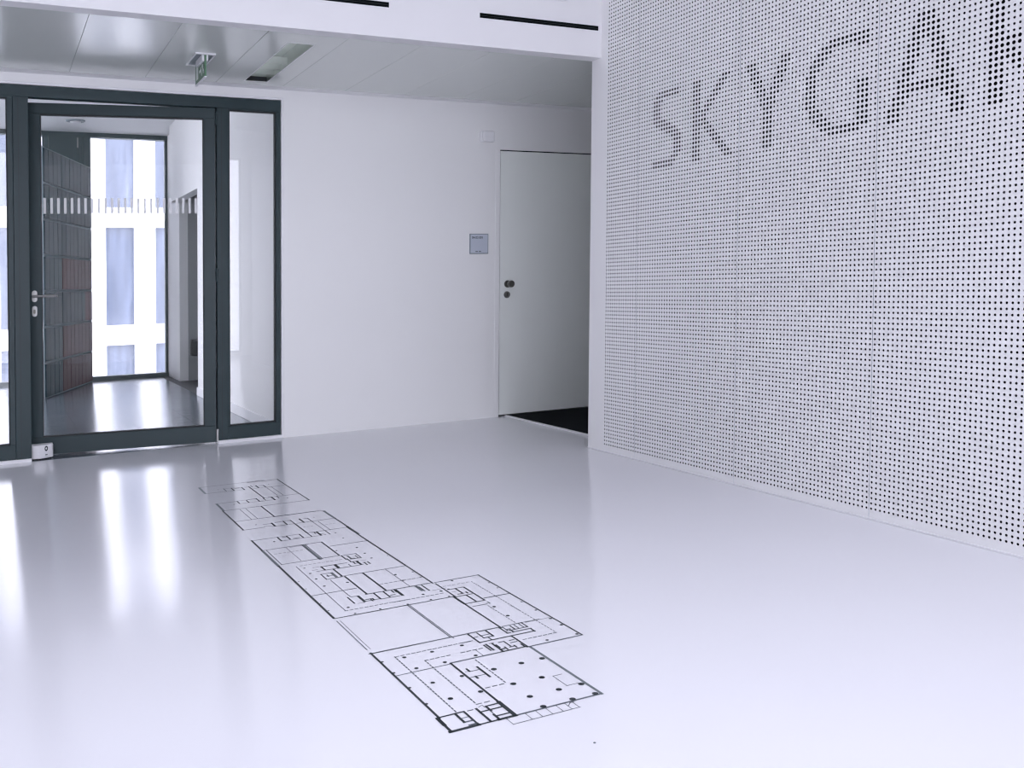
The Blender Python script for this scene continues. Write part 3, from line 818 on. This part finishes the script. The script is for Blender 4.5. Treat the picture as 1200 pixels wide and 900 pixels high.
PLAN_DASH = [
    (1050,2600,1050,2174,4),(1116,2529,1116,2197,4),(1052,2598,1312,2598,3),(1246,2460,1246,2271,4),(1261,4238,1313,4238,2),(1362,4230,1419,4230,2),
    (1028,3869,1155,3869,2),(1072,3650,1252,3650,2),(1261,3267,1426,3267,3),(1054,3058,1288,3058,3),(1226,3056,1425,3056,3),(1449,3123,1561,3123,2),
    (1563,3122,1563,2757,3),(1562,2815,1562,2528,3),(1562,2527,1436,2527,3),(1494,2858,1494,2661,3),(1266,2597,1306,2597,3),(1233,2529,1313,2529,3),
    (1266,2598,1306,2598,3),(1116,2529,1204,2529,3),(1116,2194,1163,2194,3),(1079,2171,1103,2171,3),(1183,2272,1247,2272,3),
]
PLAN_GREY = [
    (1433,2466,1433,2087,9),(1014,5407,1014,5230,12),(1014,4941,1014,4772,12),(1439,4494,1439,4327,12),(998,3947,998,3699,12),(1172,3949,1172,3697,9),
    (1280,3682,1280,3639,9),(1151,3497,1151,3438,12),(1366,3180,1366,3122,12),(1327,2550,1327,2500,8),
]
PLAN_DOTS = [
    (1354,4058,4),(1355,3957,4),(1358,4392,3),(1266,3784,4),(1354,3779,4),(1095,5295,3),(1090,4882,4),(1370,5280,3),(1366,4878,4),(1083,4401,4),(1078,4062,5),
    (1355,3782,5),(1354,3683,5),(1353,3603,5),(1266,3782,4),(1164,3351,5),(1076,3353,5),(1076,3451,5),(1077,3531,5),(1165,3351,5),(1075,3086,5),(1353,3346,5),
    (1351,3266,5),(1351,3080,5),(1421,3078,5),(1452,3084,5),(1352,3014,4),(1420,3012,4),(1506,3166,4),(1423,3344,4),(1423,3267,4),(1263,3011,4),(1506,2836,6),
    (1504,2736,6),(1420,3080,5),(1505,3168,4),(1611,3075,4),(1610,3007,4),(1610,2832,4),(1610,2735,4),(1610,2642,5),(1610,2575,5),(1609,2483,5),(1504,2486,5),
    (1349,2371,8),(1260,2372,8),(1418,2371,8),(1349,2256,8),(1260,2579,6),(1261,2488,6),(1161,2375,6),(1003,2582,5),(1003,2491,5),(1003,2376,5),(1002,2261,5),
    (1073,2581,6),(1161,2579,6),(1072,2489,6),(1161,2488,6),(1072,2375,6),(1071,2259,6),(1071,2259,7),(1160,2258,7),(1349,2256,8),(1260,2258,8),(1419,2165,8),
    (1348,2165,8),(1259,2166,8),(1418,2096,8),(1348,2097,8),(1259,2097,8),(1078,3610,4),(1077,3531,4),(1076,3354,4),(1076,3453,4),(1354,3349,4),(1426,3691,3),
    (1422,3601,3),(1009,3454,3),(1008,3356,3),(1006,3176,3),(1006,3089,3),(1075,3016,4),(1164,3015,4),
]

fp = thing('floor_plan_graphic', (1.3, 3.7, 0), 'black line floor plan of a building printed on the white floor', 'floor graphic')


def strip(M_, x1, y1, x2, y2, w, z):
    d = Vector((x2 - x1, y2 - y1))
    if d.length < 1e-6: return
    d.normalize(); nx, ny = -d.y * w / 2, d.x * w / 2
    ex_, ey_ = d.x * w / 2, d.y * w / 2
    a = (x1 - ex_, y1 - ey_); b = (x2 + ex_, y2 + ey_)
    M_.poly([(a[0] - nx, a[1] - ny, z), (b[0] - nx, b[1] - ny, z), (b[0] + nx, b[1] + ny, z), (a[0] + nx, a[1] + ny, z)])


def lw(x1, y1, x2, y2, w):
    return w * 1e-3 * (.78 if w >= 6 else 1.05) * (1.3 if y1 == y2 else 1.0)


g_ = MB()
for x1, y1, x2, y2, w in PLAN_GREY: strip(g_, x1 / 1e3, y1 / 1e3, x2 / 1e3, y2 / 1e3, w * 1e-3, .0004)
g_.build('hatched_walls', INKG, fp, label='grey filled double walls', kind='stuff')
l_ = MB(); b_ = MB()
for x1, y1, x2, y2, w in PLAN_SOLID: strip(b_ if w >= 6 else l_, x1 / 1e3, y1 / 1e3, x2 / 1e3, y2 / 1e3, lw(x1, y1, x2, y2, w), .0008 if w >= 6 else .0006)
l_.build('thin_wall_lines', INKB, fp, label='thin wall lines', kind='stuff')
b_.build('bold_wall_lines', INK, fp, label='bold wall lines', kind='stuff')
h_ = MB()
for x1, y1, x2, y2, w in PLAN_DASH:
    L_ = math.hypot(x2 - x1, y2 - y1); k = max(1, int(L_ / 17))
    for i in range(k):
        a, b = (i + .0) / k, (i + .55) / k
        strip(h_, (x1 + (x2 - x1) * a) / 1e3, (y1 + (y2 - y1) * a) / 1e3, (x1 + (x2 - x1) * b) / 1e3, (y1 + (y2 - y1) * b) / 1e3, w * (1.5e-3 if y1 == y2 else 1.0e-3), .0006)
h_.build('dashed_lines', INKB, fp, label='dashed lines', kind='stuff')
for x, y, r in PLAN_DOTS:
    MB().poly([(x / 1e3 + a, y / 1e3 + b, .0010) for a, b in circle(0, 0, r * 1.1e-3, 10)]).build('column_dot', INK, fp)

sp = MB().loft([[(1.265 + a, 1.870 + b, z) for a, b in circle(0, 0, r, 8)] for r, z in ((.0035, 0), (.003, .0012), (.001, .0018))])
sp.build('floor_speck', INKB, label='tiny dark speck lying on the white floor near the plan', cat='speck')

# ================================================================ outside: the building across the courtyard
YF = 25.6
fb = thing('office_building', (2.9, YF, -8), 'white precast office building seen through the corridor window', 'building')
MB().box(-6.5, 10.5, YF + .30, YF + 6, -8, 12).build('wall', FACADE, fb)
GP, G0, GW_ = 1.19, 2.545, .69
pil = None
for k in range(-7, 7):
    xa = G0 + k * GP + GW_; xb = xa + GP - GW_
    if pil is None:
        pil = MB().box(xa, xb, YF, YF + .3, -8, 12).build('pillar', FACADE, fb); xa0 = xa
    else:
        dup(pil, xa - xa0, 0)
FH = 2.96; S0 = -.24
spn = pn = None
for j in range(-2, 4):
    z0 = S0 + j * FH
    for k in range(-7, 7):
        xa = G0 + k * GP
        if spn is None:
            spn = MB().box(xa, xa + GW_, YF + .06, YF + .3, z0, z0 + .50).build('spandrel', FACADE, fb); o0 = (xa, z0)
            pn = MB().box(xa, xa + GW_, YF + .2, YF + .25, z0 + .50, z0 + FH).build('pane', FGLASS, fb)
        else:
            dup(spn, xa - o0[0], 0, z0 - o0[1]); dup(pn, xa - o0[0], 0, z0 - o0[1])
MB().box(-60, 60, -60, 90, -8.2, -8.0).build('ground', PAVING, label='pale paving of the courtyard far below the windows', cat='ground', kind=S)
